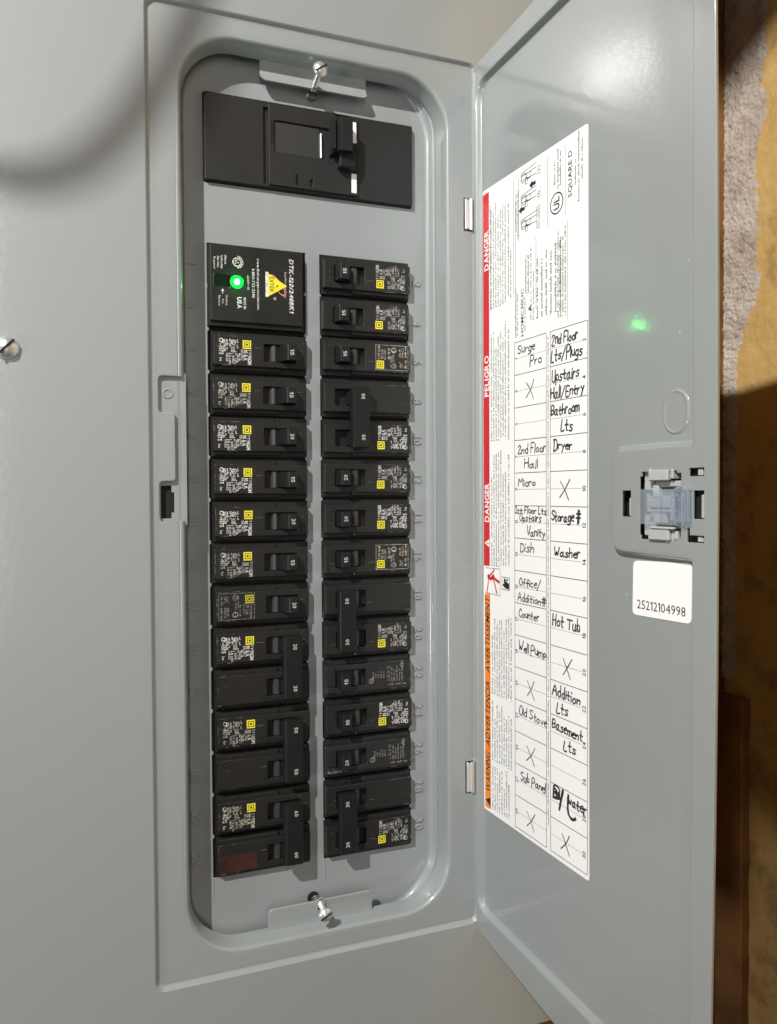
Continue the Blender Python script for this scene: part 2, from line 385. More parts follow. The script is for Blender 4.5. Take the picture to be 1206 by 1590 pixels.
# deadfront
DF = 0.75
dfo = rr(-7.42, -1.02, -10.5, 10.38, 1.3, 10)
holes = [rr(-6.60, -1.385, 7.35, 9.41, 0.03, 2), None, None]
def opening(x0, x1, zt, zb):
    """opening with a small break-off nib on each side between neighbouring breakers"""
    p = [(x0, zt)]; z = zt-0.93
    k = 0
    zs = []
    for i in range(14): zs.append(4.94-i)
    for zc in zs:
        if zb+0.1 < zc < zt-0.1: p += [(x0, zc+0.05), (x0+0.035, zc+0.035), (x0+0.035, zc-0.035), (x0, zc-0.05)]
    p += [(x0, zb), (x1, zb)]
    for zc in zs[::-1]:
        if zb+0.1 < zc < zt-0.1: p += [(x1, zc-0.05), (x1-0.035, zc-0.035), (x1-0.035, zc+0.035), (x1, zc+0.05)]
    p.append((x1, zt))
    return p
holes[1] = opening(-6.535, -4.165, 5.945, -9.055); holes[2] = opening(-3.805, -1.475, 5.945, -9.055)
mb = MB(); mb.add(*sheet(dfo, holes, DF, 0.06, 0.012))
mb.loft([[(x, y, z) for x, z in rr(-7.42-d, -1.02+d, -10.5-d, 10.38+d, 1.3+d, 10)] for d, y in ((-0.01, DF), (0.04, DF-0.005), (0.09, DF-0.03), (0.13, DF-0.075), (0.15, DF-0.14), (0.165, DF-0.19), (0.20, DF-0.215), (0.34, DF-0.22))])
for x in (-6.53, -3.79): mb.box(x-0.02, x+0.012, DF-0.012, DF+0.01, -9.62, -9.06, 0.005)          # scored twist-out edges
DEAD = part(mb, 'deadfront', PAINT)
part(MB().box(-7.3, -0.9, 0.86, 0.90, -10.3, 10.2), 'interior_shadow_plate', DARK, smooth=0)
for i in range(15):
    zc = 5.44-i
    for n_, xb in ((2*i+1, -7.02), (2*i+2, -1.36)):
        mb = MB(); text(mb, str(n_), xb, zc, DF+0.001, 0.21, 'cw', center=True, bold=-0.012, ext=0.07, bev=0.045, gap=0.14)
        o = mb.build('embossed_number', PAINT, DEAD, smooth=60)
# adjusting tabs with their screws and springs
def top_tab():
    x0, x1 = -5.30, -2.665; mb = MB()
    prof = [(0.46, 10.42), (0.49, 10.20), (0.49, 9.99), (0.482, 9.95), (0.46, 9.925), (0.395, 9.80), (0.39, 9.765), (0.405, 9.752), (0.43, 9.755), (0.50, 9.89), (0.53, 9.93), (0.54, 9.97), (0.54, 10.42)]
    L = []
    for x, q in ((x0, 0.0), (x0+0.004, 0.0), (x0+0.03, 0.4), (x0+0.10, 1.0), (x1-0.10, 1.0), (x1-0.03, 0.4), (x1-0.004, 0.0), (x1, 0.0)):
        L.append([(x, y, max(z, 9.755+(1-q)*0.07)) for y, z in prof])
    return mb.loft(L, True, True, True)
def low_tab():
    x0, x1 = -5.30, -2.665
    lo = fillet([(x0, -10.45), (x0, -9.87), (x1, -9.87), (x1, -10.45)], [0, .13, .13, 0], 5)
    return MB().add(*sheet(lo, [rr(-4.07, -3.91, -10.14, -9.95, 0.07, 4)], 0.36, 0.06, 0.022))
SCR = []
def screw(root, x, z, yh, r, depth, tilt=(0, 0)):
    """slotted round head towards the viewer"""
    mb = MB(); L = []
    for q, y in ((0.02, -0.13), (0.35, -0.122), (0.7, -0.095), (0.92, -0.045), (1.0, 0.0), (0.96, 0.015), (0.4, 0.02)):
        L.append([(x+r*q*math.cos(k*math.tau/24), yh+y*r/0.22, z+r*q*math.sin(k*math.tau/24)) for k in range(24)])
    mb.loft(L, True, True, True)
    o = mb.build('screw', STEEL, root)
    a = random.uniform(0.4, 1.0)
    sl = MB().box(-r*0.9, r*0.9, -0.004, 0.012, -r*0.11, r*0.11); ca, sa = math.cos(a), math.sin(a)
    sl.v = [(x+p[0]*ca-p[2]*sa, yh-0.13*r/0.22+0.0+p[1], z+p[0]*sa+p[2]*ca) for p in sl.v]
    so = sl.build('slot', DARK, o); 
    P = []; 
    for k in range(60): P.append((x+tilt[0]*k/60, yh+0.01+depth*k/60, z+tilt[1]*k/60))
    sh = MB().tube(P, [r*0.42*(1.0 if k % 3 else 0.86) for k in range(60)], 12).build('shank', STEEL, o)
    return o
tt = part(top_tab(), 'adjusting_tab', PAINT); tb = part(low_tab(), 'adjusting_tab', PAINT)
s1 = screw(tt, -4.04, 9.90, -0.25, 0.175, 0.8, (0.05, -0.07))
s2 = screw(tb, -4.03, -9.99, -0.12, 0.17, 0.55, (0.02, 0.04))
def spring(root, x, z, y0, y1, r):
    P = [(x+r*math.cos(t*0.31), y0+(y1-y0)*t/70, z+r*math.sin(t*0.31)) for t in range(71)]
    return MB().tube(P, 0.02, 6).build('spring', DSTEEL, root)
MB().disc(-4.09, -9.97, 0.742, 0.15, 24).build('screw_hole', DARK, tb)
MB().tube([(-4.0+0.09*math.cos(k*math.tau/16), 0.345, -9.93+0.12*math.sin(k*math.tau/16)) for k in range(17)], 0.018, 6).build('slot_rim', PAINT, tb)
spring(tt, -4.0, 9.76, 0.55, 0.74, 0.13); spring(tb, -4.02, -10.06, 0.43, 0.74, 0.12)
cs = MB()
o = screw(PANEL, -10.72, 3.1, -0.13, 0.235, 0.3); o.location = P0; o.name = 'cover_screw'
# hinges
for z0, z1 in ((6.72, 7.5), (-7.62, -6.84)):
    mb = MB(); zm = (z0+z1)/2
    mb.box(-0.235, -0.175, -0.035, 0.05, z0, z1, 0.012)
    mb.box(-0.235, -0.06, -0.05, -0.02, z0+0.02, z1-0.02, 0.01)
    mb.tube([(-0.07, -0.03, z0), (-0.07, -0.03, z1)], 0.055, 14)
    h = part(mb, 'hinge', STEEL)
    part(MB().box(-0.265, -0.04, -0.003, 0.02, z0-0.025, z1+0.025), 'hinge_slot', DARK, smooth=0)

# ------------------------------------------------------------------ the open door (local x = outwards from the hinge, -y = inside face, z up)
ANG = 1.6288
DM = Matrix(((-math.cos(ANG), math.sin(ANG), 0, 0), (-math.sin(ANG), -math.cos(ANG), 0, 0), (0, 0, 1, 0), (0, 0, 0, 1))); DM.translation = P0
def dpart(mb, name, m, parent=None, **k):
    o = mb.build(name, m, parent or PANEL, **k)
    if not parent: o.matrix_local = DM
    return o
def topz(t): return 10.78+0.078*t
def botz(t): return -11.12-0.15*t
def edget(z): return 7.875-0.0012*z*z
outer = [(-0.02, botz(0))]+[(t, botz(t)) for t in (2, 4, 6)]+[(edget(z), z) for z in (-12.25, -9, -6, -3, 0, 3, 6, 9, 11.36)]+[(t, topz(t)) for t in (6, 4, 2)]+[(-0.02, topz(0))]
def pan(d): return fillet([(0.12+d, -10.63+d), (7.33-d, -10.98+d), (7.365-d, -1.07-d), (5.30-d, -1.03-d), (5.38-d, 0.85+d), (7.375-d, 0.85+d), (7.33-d, 10.65-d), (0.12+d, 10.37-d)], [0.35, .3, .10, .28, .16, .08, .3, 0.45], 7)
H = [[(5.563, .10), (5.81, .10), (5.81, -.394), (5.563, -.394)],
     [(6.04, .36), (6.10, .36), (6.10, .44), (6.98, .44), (6.98, .40), (7.08, .40), (7.08, -.74), (6.9, -.74), (6.9, -.80), (6.08, -.80), (6.08, -.72), (6.04, -.72)],
     [(7.264, .477), (7.592, .477), (7.592, .336), (7.264, .336)],
     [(7.36, .09), (7.596, .09), (7.596, -.394), (7.36, -.394)],
     [(7.22, -.56), (7.28, -.56), (7.28, -.68), (7.598, -.68), (7.598, -.80), (7.22, -.80)]]
mb = MB(); mb.add(*sheet(outer, [pan(-0.006)]+H, 0.0, 0.045, 0.012, 2))
mb.loft([[(x, y, z) for x, z in pan(d)] for d, y in ((-0.02, 0.004), (0.0, 0.0), (0.015, 0.003), (0.03, 0.014), (0.055, 0.055), (0.075, 0.10), (0.09, 0.128), (0.11, 0.141), (0.14, 0.143))])
DOOR = dpart(mb, 'door', PAINT, smooth=50)
back = [(0.2, botz(0.2)+0.2), (7.6, -12.0), (7.72, 0), (7.6, 11.2), (0.2, topz(0.2)-0.2)]
mb = MB(); mb.add(*sheet(back, [rr(5.45, 7.66, -0.95, 0.62, 0.05, 2)], 0.142, 0.05, 0.01))
# raised knock-out oval
ov = lambda d: [(6.815+(0.30-d)*math.cos(t), 1.495+(0.09 if math.sin(t) > 0 else -0.09)+(0.30-d)*math.sin(t)) for t in [k*math.tau/40 for k in range(40)]]
mb.loft([[(x, y, z) for x, z in ov(d)] for d, y in ((-0.02, 0.143), (0.0, 0.125), (0.025, 0.118), (0.05, 0.128), (0.08, 0.13))], cap1=True)
PANL = dpart(mb, 'door_panel', PAINT, DOOR)
mb = MB()                                                       # folded outer edges
for a, c in zip(outer, outer[1:]+outer[:1]):
    mb.quad((a[0], 0.02, a[1]), (c[0], 0.02, c[1]), (c[0]*0.998, 0.075, c[1]), (a[0]*0.998, 0.075, a[1]))
mb2 = MB().add(mb.v, mb.f)
dpart(mb2, 'door_edge', PAINT, DOOR)
# latch
LT = dpart(MB().box(5.0, 7.50, 0.24, 0.30, -0.97, 0.70).box(7.0, 7.66, 0.12, 0.24, -0.9, 0.6), 'latch', DARK, DOOR, smooth=0)
def lp(name, m, *boxes, bev=0.02):
    mb = MB()
    for b_ in boxes: mb.box(*b_, bev)
    o = mb.build(name, m, DOOR); return o
lp('latch_clip', LGREY, (6.32, 6.80, -0.05, 0.06, .27, .47), (6.30, 6.36, -.03, .3, .30, .50), (6.84, 6.90, -.02, .3, .30, .48), (6.06, 6.30, .10, .2, .1, .46), (6.36, 6.98, 0.08, 0.16, .16, .27))
lp('latch_clip', LGREY, (6.34, 6.85, -0.07, 0.06, -.80, -.60), (6.85, 7.0, -.0, .1, -.82, -.62), (6.4, 6.98, -0.09, 0.0, -.60, -.55), (6.06, 6.34, .10, .2, -.74, -.35), (6.72, 6.78, -.02, .1, -.86, -.78))
lp('latch_housing', DGREY, (6.0, 7.12, .15, .22, -.60, .24), bev=0.004)
lp('latch_spring', STEEL, (6.18, 6.95, .06, .10, -.30, -.24), (6.18, 6.26, .04, .12, -.30, .04), (6.80, 6.86, .02, .12, -.44, .06), bev=0.015)
lp('latch_bolt', STEEL, (6.2, 6.9, 0.02, 0.16, -.22, -.06), (6.25, 6.75, .05, .2, -.06, .0), bev=0.03)
for q in ((6.2, 6.62, .10, .3, -.50, -.26), (6.34, 6.48, .04, .2, -.02, .2), (6.62, 6.95, .16, .3, .02, .22), (6.75, 6.95, .12, .3, -.5, -.3)): lp('latch_core', LGREY, q)
for q in ((5.70, 5.80, .06, .2, -.38, -.04), (7.50, 7.60, .04, .2, -.38, .02), (7.42, 7.53, .04, .2, .345, .465), (7.42, 7.54, .04, .2, -.79, -.69)): lp('latch_tongue', LGREY, q, bev=0.012)
mb = MB(); mb.box(6.08, 7.0, -0.03, -0.015, -.52, .12, 0.005)
for t, yy, r in ((7.00, -.07, .035), (7.10, -.11, .05), (7.24, -.10, .045), (7.32, -.06, .03)): mb.tube([(t, 0.02, -.52), (t, yy+.02, -.48), (t, yy, -.38), (t, yy, 0), (t, yy+.02, .1), (t, 0.02, .15)], r, 12)
mb.box(6.98, 7.34, -.05, -.035, -.44, .06, .005); mb.box(6.62, 6.66, -.07, -.03, -.5, .1, .01)
mb.build('latch_lever', CLEAR, DOOR)
# small blemish chips on the paint
mb = MB()
for t, z in ((5.55, -1.9), (6.9, 2.9), (6.3, -9.6), (7.1, 4.1)): MB().disc(t, z, 0.1395, random.uniform(.012, .022), 8).build('paint_fleck', PRINT, DOOR)

# ------------------------------------------------------------------ directory label on the door
LY = 0.139
DL = dpart(MB().add(*sheet(fillet([(0.262, -7.985), (4.43, -8.02), (4.385, 7.60), (0.262, 7.63)], 0.07), [], LY-0.008, 0.008)), 'directory_label', PAPER, smooth=0)
y1, y2 = LY-0.011, LY-0.014
def sub(mb, name, m, kind=None): return mb.build(name, m, DL, kind, smooth=0)
sub(MB().quad((.275, y1, -1.77), (.555, y1, -1.76), (.555, y1, 7.53), (.275, y1, 7.53)), 'red_band', RED)
sub(MB().quad((.315, y1, -7.92), (.585, y1, -7.90), (.565, y1, -2.46), (.315, y1, -2.47)), 'orange_band', ORANGE)
mb = MB()
for s_, z0, z1 in (('DANGER', 5.62, 6.60), ('PELIGRO', 2.48, 3.50), ('DANGER', -.66, .31)):
    mb = MB(); text(mb, s_, .535, z0, y2, .20, 'ccw', fit=z1-z0, bold=0.02); sub(mb, 'heading', PAPER)
mb = MB()
mb.quad((.54, y2, -1.29), (.54, y2, -1.09), (.31, y2, -1.19)); sub(mb, 'alert_triangle', PAPER)
mb = MB()
for s_, z0, z1 in (('AVERTISSEMENT', -4.47, -2.56), ('ADVERTENCIA', -6.34, -4.69), ('WARNING', -7.50, -6.50)):
    mb = MB(); text(mb, s_, .545, z0, y2, .20, 'ccw', fit=z1-z0, bold=0.012, shear=0.2); sub(mb, 'heading', INK)
mb = MB()
mb.quad((.56, y2, -7.84), (.56, y2, -7.62), (.33, y2, -7.73)); sub(mb, 'alert_triangle', INK)
mb = MB(); text(mb, '!', .53, -1.205, y2-.002, .13, 'ccw', bold=.02); sub(mb, 'alert_mark', RED)
# fine print
mb = MB()
def para(t0, zb, n, ln, h=0.055, lead=0.105, dens=1.0, rag=0.25):
    for k in range(n): micro(mb, t0+k*lead, zb, y1, ln, h, 'ccw', dens, rag)
para(.68, 4.62, 7, 2.75); para(.68, 1.42, 7, 2.9); para(.68, -1.70, 7, 2.85)
micro(mb, .64, 4.6, y1, 2.9, .05, 'ccw'); micro(mb, 1.45, 4.78, y1, 2.65, .06, 'ccw'); micro(mb, 1.55, 4.70, y1, 1.2, .06, 'ccw')
micro(mb, 1.45, 1.35, y1, 3.0, .06, 'ccw'); micro(mb, 1.45, -1.72, y1, 2.9, .06, 'ccw')
para(.70, -4.95, 9, 2.05, rag=.3); para(.70, -6.62, 9, 1.5, rag=.3); para(.70, -7.85, 8, 1.15, rag=.4)
for k in range(6):
    for zb, ln in ((5.95, 1.35),):
        pass
micro(mb, 1.78, 6.2, y1, .95, .055, 'ccw'); micro(mb, 1.86, 6.0, y1, 1.38, .05, 'ccw')
for k in range(6): micro(mb, 2.64+k*.17, 4.0, y1, 1.65, .075, 'ccw', 1, .3)
for k in range(4): micro(mb, 3.40+k*.085, 3.85, y1, 1.9, .055, 'ccw', 1, .2)
micro(mb, 2.18, 4.65, y1, .9, .06, 'ccw'); micro(mb, 2.28, 4.65, y1, 1.0, .06, 'ccw'); micro(mb, 2.38, 4.0, y1, 1.7, .05, 'ccw', 1, .1); micro(mb, 2.48, 4.0, y1, 1.2, .05, 'ccw')
micro(mb, 1.83, 3.75, y1, 1.1, .05, 'ccw'); micro(mb, 1.76, 3.7, y1, 1.3, .05, 'ccw')
micro(mb, 2.14, 3.8, y1, .8, .05, 'ccw')
micro(mb, 3.28, 6.75, y1, .5, .06, 'ccw'); micro(mb, 3.40, 6.62, y1, .9, .065, 'ccw'); micro(mb, 3.49, 6.64, y1, .8, .065, 'ccw')
micro(mb, 4.0, 6.5, y1, .6, .05, 'ccw'); micro(mb, 4.11, 6.12, y1, 1.5, .06, 'ccw', 1, .05); micro(mb, 4.22, 6.55, y1, .3, .055, 'ccw'); micro(mb, 4.22, 6.9, y1, .5, .055, 'ccw')
micro(mb, 3.03, -7.4, y1, 10.9, .042, 'ccw', 1.2, 0.0)
micro(mb, 2.62, 6.0, y1, .55, .055, 'ccw'); micro(mb, 2.70, 6.0, y1, .6, .055, 'ccw')
sub(mb, 'fine_print', FINE, 'stuff')
for z in (4.68, 1.42, -1.68):
    for k in range(4): sub(MB().disc(.66+k*.11, z-0.05, y1, .022, 8), 'bullet', INK)
def pl(*a, **k):
    mb = MB(); text(mb, *a, **k); sub(mb, 'printed_lettering', INK)
pl('HOMC30UC', 2.06, 3.70, y1, .105, 'ccw', fit=1.10, bold=0.012)
pl('A', 2.39, 4.21, y1, .14, 'ccw', bold=.02)
pl('(1)', 2.72, 6.68, y1, .11, 'ccw'); pl('(2)', 2.72, 7.20, y1, .11, 'ccw')
pl('SQUARE D', 3.855, 6.30, y1, .125, 'ccw', fit=.97, bold=0.012)
mb = MB(); mb.disc(3.328, 6.328, y1, .236, 36, .206); text(mb, 'UL', 3.42, 6.19, y1, .19, 'ccw', fit=.26, bold=.03)
sub(mb, 'round_mark', INK)
mb = MB()
for t, za, zb in ((1.86, 5.93, 7.42), (1.66, 4.75, 7.40), (2.56, 4.2, 5.86), (2.99, 5.95, 7.45), (3.63, 5.97, 7.48), (3.70, 3.75, 5.87), (1.74, 3.70, 6.9)): line(mb, t, za, t, zb, y1, .012)
for z, a in ((6.28, 0), (6.84, 1), (7.35, 2)):                       # the three handle diagrams
    for dz in (-.10, .04, .14): line(mb, 1.97, z+dz*.7, 2.58, z+dz, y1, .014)
    line(mb, 1.97, z-.07, 1.97, z+.10, y1, .014)
    for q0, q1, r0, r1 in ((2.0, 2.16, -.13, .06), (2.2, 2.36, -.10, .03), (2.14, 2.22, -.2, -.06)):
        for A, B in (((q0, r0), (q1, r0)), ((q1, r0), (q1, r1)), ((q1, r1), (q0, r1)), ((q0, r1), (q0, r0))): line(mb, A[0], z+A[1], B[0], z+B[1], y1, .014)
for t, z in ((1.99, 6.62), (2.42, 7.06)):
    mb.quad((t, y1, z-.04), (t+.13, y1, z-.04), (t+.13, y1, z+.04), (t, y1, z+.04)); mb.quad((t-.02+.02, y1, z-.09), (t, y1, z+.09), (t-.12, y1, z))
sub(mb, 'diagram', INK)
# circuit table
mb = MB(); ROW = .7675
def rz(i): return 3.605-ROW*i
for c0, c1 in ((1.68, 2.945), (3.095, 4.375)):
    for x in (c0, c1): line(mb, x, rz(0), x+.004, rz(15), y1, .014)
    for i in range(16): line(mb, c0, rz(i), c1, rz(i), y1, .014)
    for i in range(15):
        z = rz(i)-ROW/2; a = c0+(.14 if c0 < 3 else 0); e = c1-(.0 if c0 < 3 else .17)
        while a < e: line(mb, a, z, min(a+.026, e), z, y1, .012); a += .048
sub(mb, 'table_lines', INK)
mb = MB()
for i in range(15):
    mb = MB(); text(mb, str(2*i+1), 1.80, rz(i)-ROW/2, y1, .095, 'ccw', center=True, bold=.012); sub(mb, 'row_number', INK)
    mb = MB(); text(mb, str(2*i+2), 4.32, rz(i)-ROW/2, y1, .105, 'ccw', center=True, bold=.012); sub(mb, 'row_number', INK)
# shock and manual pictograms
mb = MB()
for A, B in (((.345, -1.82), (1.035, -1.80)), ((1.035, -1.80), (1.03, -2.46)), ((1.03, -2.46), (.345, -2.44))): line(mb, *A, *B, y1, .012)
for q0, q1, r0, r1 in ((1.12, 1.455, -2.28, -1.98),):
    for A, B in (((q0, r0), (q1, r0)), ((q1, r0), (q1, r1)), ((q1, r1), (q0, r1)), ((q0, r1), (q0, r0))): line(mb, *A, *B, y1, .014)
mb.quad((1.14, y2, -2.17), (1.26, y2, -2.24), (1.44, y2, -2.26), (1.44, y2, -2.12), (1.3, y2, -2.08)); mb.quad((1.2, y2, -2.10), (1.32, y2, -2.16), (1.28, y2, -2.02), (1.22, y2, -2.0)); mb.disc(1.35, -2.04, y2, .035, 10)
sub(mb, 'pictogram', INK)
mb = MB(); mb.disc(.50, -2.02, y2, .055, 14)
for L_, wd in (([(.56, -2.0), (.66, -1.93), (.76, -1.84)], .05), ([(.52, -2.05), (.62, -2.08), (.72, -2.0)], .09), ([(.70, -2.02), (.85, -2.08), (.98, -2.12)], .06), ([(.70, -2.05), (.80, -2.2), (.88, -2.40)], .05), ([(.50, -2.10), (.47, -2.26), (.42, -2.42)], .04)): ribbon(mb, L_, y2, wd)
sub(mb, 'pictogram', RED)
# handwriting in marker: single-stroke letters on a 10-wide grid, baseline 3, x-height 8, capitals to D
HW = {   # pen strokes as x, y pairs: baseline 0, small letters 5 high, capitals 10 high
 'A': [[0, 0, 4, 10, 8, 0], [1, 4, 6, 4]],
 'B': [[1, 0, 1, 10, 5, 10, 7, 8, 5, 5, 1, 5], [5, 5, 7, 3, 6, 1, 1, 0]],
 'C': [[7, 8, 5, 10, 2, 8, 1, 4, 2, 2, 4, 0, 6, 0, 7, 2]],
 'D': [[1, 0, 1, 10], [0, 10, 4, 10, 7, 7, 7, 3, 4, 0, 1, 0]],
 'E': [[7, 10, 1, 10, 1, 0, 7, 0], [1, 5, 5, 5]],
 'F': [[1, 0, 1, 10, 7, 10], [1, 5, 5, 5]],
 'H': [[1, 0, 1, 10], [7, 0, 7, 10], [1, 5, 7, 5]],
 'L': [[2, 10, 1, 0, 6, 0]],
 'M': [[0, 0, 1, 10, 4, 5, 8, 10, 9, 0]],
 'O': [[4, 10, 1, 7, 1, 2, 4, 0, 7, 2, 7, 7, 4, 10]],
 'P': [[1, -2, 1, 10, 6, 10, 7, 8, 6, 5, 1, 4]],
 'S': [[7, 9, 5, 10, 2, 9, 1, 7, 3, 6, 5, 5, 7, 3, 5, 0, 3, 0, 1, 1]],
 'T': [[0, 10, 9, 10], [4, 10, 4, 0]],
 'U': [[1, 10, 1, 2, 3, 0, 6, 0, 7, 3], [7, 3, 7, 10]],
 'V': [[0, 10, 4, 0, 7, 10]],
 'W': [[0, 10, 2, 0, 4, 5, 6, 0, 9, 10]],
 'a': [[6, 4, 4, 5, 2, 4, 1, 2, 2, 0, 4, 0, 6, 3], [6, 5, 6, 1, 8, 0]],
 'b': [[1, 10, 1, 0], [1, 3, 4, 0, 6, 2, 5, 4, 3, 5, 1, 4]],
 'c': [[6, 4, 4, 5, 2, 4, 1, 2, 3, 0, 5, 0, 6, 1]],
 'd': [[6, 4, 4, 5, 2, 4, 1, 2, 3, 0, 5, 0, 6, 2], [6, 10, 6, 0]],
 'e': [[1, 3, 6, 3, 6, 5, 4, 5, 2, 4, 1, 2, 3, 0, 6, 0]],
 'f': [[6, 9, 4, 10, 3, 7, 3, 0], [1, 5, 6, 5]],
 'g': [[6, 4, 4, 5, 2, 4, 1, 2, 3, 0, 6, 1, 6, 4], [6, 5, 6, -2, 3, -3, 1, -3]],
 'h': [[1, 10, 1, 0], [1, 3, 4, 5, 6, 4, 6, 0]],
 'i': [[3, 4.4, 3, 0], [3, 7.9, 3.3, 7]],
 'l': [[3, 10, 3, 0]],
 'm': [[0, 5, 0, 0], [0, 3, 2, 5, 4, 4, 4, 0], [4, 4, 6, 5, 8, 4, 8, 0]],
 'n': [[1, 5, 1, 0], [1, 3, 4, 5, 6, 4, 6, 0]],
 'o': [[4, 5, 2, 4, 1, 2, 3, 0, 6, 1, 6, 4, 4, 5]],
 'p': [[1, 5, 1, -3], [1, 3, 4, 0, 6, 2, 5, 4, 3, 5, 1, 4]],
 'r': [[2, 5, 2, 0], [2, 3, 4, 5, 6, 5]],
 's': [[6, 5, 3, 5.4, 1.6, 4.2, 3, 3, 5.2, 2, 5, .5, 3, -.2, .8, .3]],
 't': [[3, 9, 3, 1, 5, 0], [1, 5, 6, 5]],
 'u': [[1, 5, 1, 2, 3, 0, 6, 1], [6, 5, 6, 0]],
 'v': [[1, 5, 4, 0, 6, 5]],
 'w': [[0, 5, 2, 0, 4, 4, 6, 0, 8, 5]],
 'y': [[1, 5, 4, 2], [6, 5, 2, -3]],
 '/': [[0, -2, 7, 10]],
 '#': [[3, -2, 3, 10], [6, -2, 6, 10], [0, 7, 9, 7], [0, 3, 9, 3]],
 '1': [[2, 8, 4, 10, 4, 0], [2, 0, 6, 0]],
 '2': [[1, 8, 3, 10, 6, 8, 1, 0, 7, 0]]}
def pairs(q): return list(zip(q[0::2], q[1::2]))
def strokes(s_):
    px = 0; out = []
    for ch in s_:
        if ch == ' ': px += 4.5; continue
        g = [pairs(q) for q in HW[ch]]
        x0 = min(p[0] for q in g for p in q); x1 = max(p[0] for q in g for p in q)
        jx, jy, js = random.uniform(-.4, .4), random.uniform(-.9, .9), random.uniform(.84, 1.16)
        for q in g: out.append([(px+(p[0]-x0)+jx+random.uniform(-.25, .25), p[1]*js+jy+random.uniform(-.25, .25)) for p in q])
        px += (x1-x0)+2.3
    return out, px-2.3
def smooth_pts(q, n=3):
    if len(q) < 3: return q
    q = [Vector(p) for p in q]; o = []
    for i in range(len(q)-1):
        a, b_, c_, d_ = q[max(i-1, 0)], q[i], q[i+1], q[min(i+2, len(q)-1)]
        for k in range(n):
            t = k/n; o.append(tuple(.5*(2*b_+(c_-a)*t+(2*a-5*b_+4*c_-d_)*t*t+(3*b_-a-3*c_+d_)*t**3)))
    return o+[tuple(q[-1])]
def write(s_, t0, t1, i, dz, cap, wd=.027):
    mb = MB(); st, L_ = strokes(s_); k = (t1-t0)/L_
    for q in st: ribbon(mb, smooth_pts([(t0+p[0]*k+p[1]*.09*cap/10, rz(i)+dz+p[1]*cap/10) for p in q]), y2-.0006*random.random(), wd)
    sub(mb, 'handwriting', MARK)
def cross(t, i, dz=-.40, wd=.022):
    mb = MB(); j = lambda: random.uniform(-.03, .03)
    ribbon(mb, smooth_pts([(t-.13+j(), rz(i)+dz+.17), (t+j()*.3, rz(i)+dz+.0), (t+.13+j(), rz(i)+dz-.22)]), y2, wd)
    ribbon(mb, smooth_pts([(t+.16+j(), rz(i)+dz+.21), (t+.02, rz(i)+dz), (t-.14+j(), rz(i)+dz-.17)]), y2-.001, wd)
    sub(mb, 'handwriting', MARK)
for a in [('Surge', 1.83, 2.50, 0, -.28, .21), ('Pro', 2.33, 2.77, 0, -.62, .2), ('2nd Floor', 1.82, 2.92, 3, -.31, .2), ('Hall', 2.08, 2.6, 3, -.67, .21), ('Micro', 1.83, 2.52, 4, -.31, .18),
          ('1st Floor Lts', 1.70, 2.95, 5, -.18, .16), ('Upstairs', 1.90, 2.75, 5, -.36, .17), ('Vanity', 2.18, 2.88, 5, -.68, .2), ('Dish', 1.9, 2.45, 6, -.30, .2), ('Office/', 1.88, 2.72, 7, -.34, .18), ('Addition#', 1.80, 2.93, 7, -.69, .18),
          ('Counter', 1.86, 2.65, 8, -.31, .18), ('Well Pump', 1.85, 2.92, 9, -.33, .19), ('Old Stove', 1.87, 2.95, 11, -.33, .2), ('Sub Panel', 1.92, 2.9, 13, -.33, .21)]: write(*a)
for a in [('2nd Floor', 3.15, 4.05, 0, -.31, .24), ('Lts/Plugs', 3.13, 4.2, 0, -.66, .24), ('Upstairs', 3.16, 4.1, 1, -.33, .24), ('Hall/Entry', 3.11, 4.24, 1, -.70, .23), ('Bathroom', 3.13, 4.1, 2, -.31, .21), ('Lts', 3.48, 3.88, 2, -.67, .21), ('Dryer', 3.2, 3.85, 3, -.30, .21),
          ('Storage #', 3.14, 4.15, 5, -.31, .2), ('Washer', 3.24, 4.12, 6, -.32, .2), ('Hot Tub', 3.18, 4.12, 8, -.33, .24), ('Addition', 3.17, 4.12, 10, -.33, .23), ('Lts', 3.33, 3.72, 10, -.67, .21), ('Basement', 3.17, 4.2, 11, -.30, .21), ('Lts', 3.58, 3.98, 11, -.66, .21)]: write(*a, .035)
for t, i in ((2.33, 1), (2.33, 10), (2.33, 12), (2.33, 14)): cross(t, i)
for t, i in ((3.6, 4), (3.68, 9), (3.63, 14)): cross(t, i, wd=.026)
# overwritten entry in the row before last
mb = MB(); z = rz(13)
for q, wd in (([(3.2, z-.30), (3.22, z-.06)], .06), ([(3.22, z-.08), (3.33, z-.12), (3.26, z-.18), (3.36, z-.25), (3.2, z-.30)], .055), ([(3.38, z-.2), (3.44, z-.27), (3.42, z-.16)], .06), ([(3.55, z-.04), (3.48, z-.28), (3.42, z-.50)], .07), ([(3.74, z-.08), (3.72, z-.38), (3.78, z-.52), (3.9, z-.55), (3.98, z-.50)], .07)): ribbon(mb, smooth_pts(q, 4), y2, wd)
sub(mb, 'handwriting', MARK); write('water', 3.70, 4.33, 13, -.28, .22, .04); write('B', 3.2, 3.4, 13, -.30, .26, .05)

# white number sticker under the latch
ST = dpart(MB().add(*sheet(fillet([(5.72, -2.265), (7.20, -2.24), (7.215, -1.17), (5.74, -1.235)], 0.11), [], 0.128, 0.012)), 'number_sticker', PAPER, smooth=0)
mb = MB(); text(mb, '25212104998', 5.85, -2.13, 0.1255, .17, 'h', fit=1.22); mb.build('sticker_number', INK, ST, smooth=0)

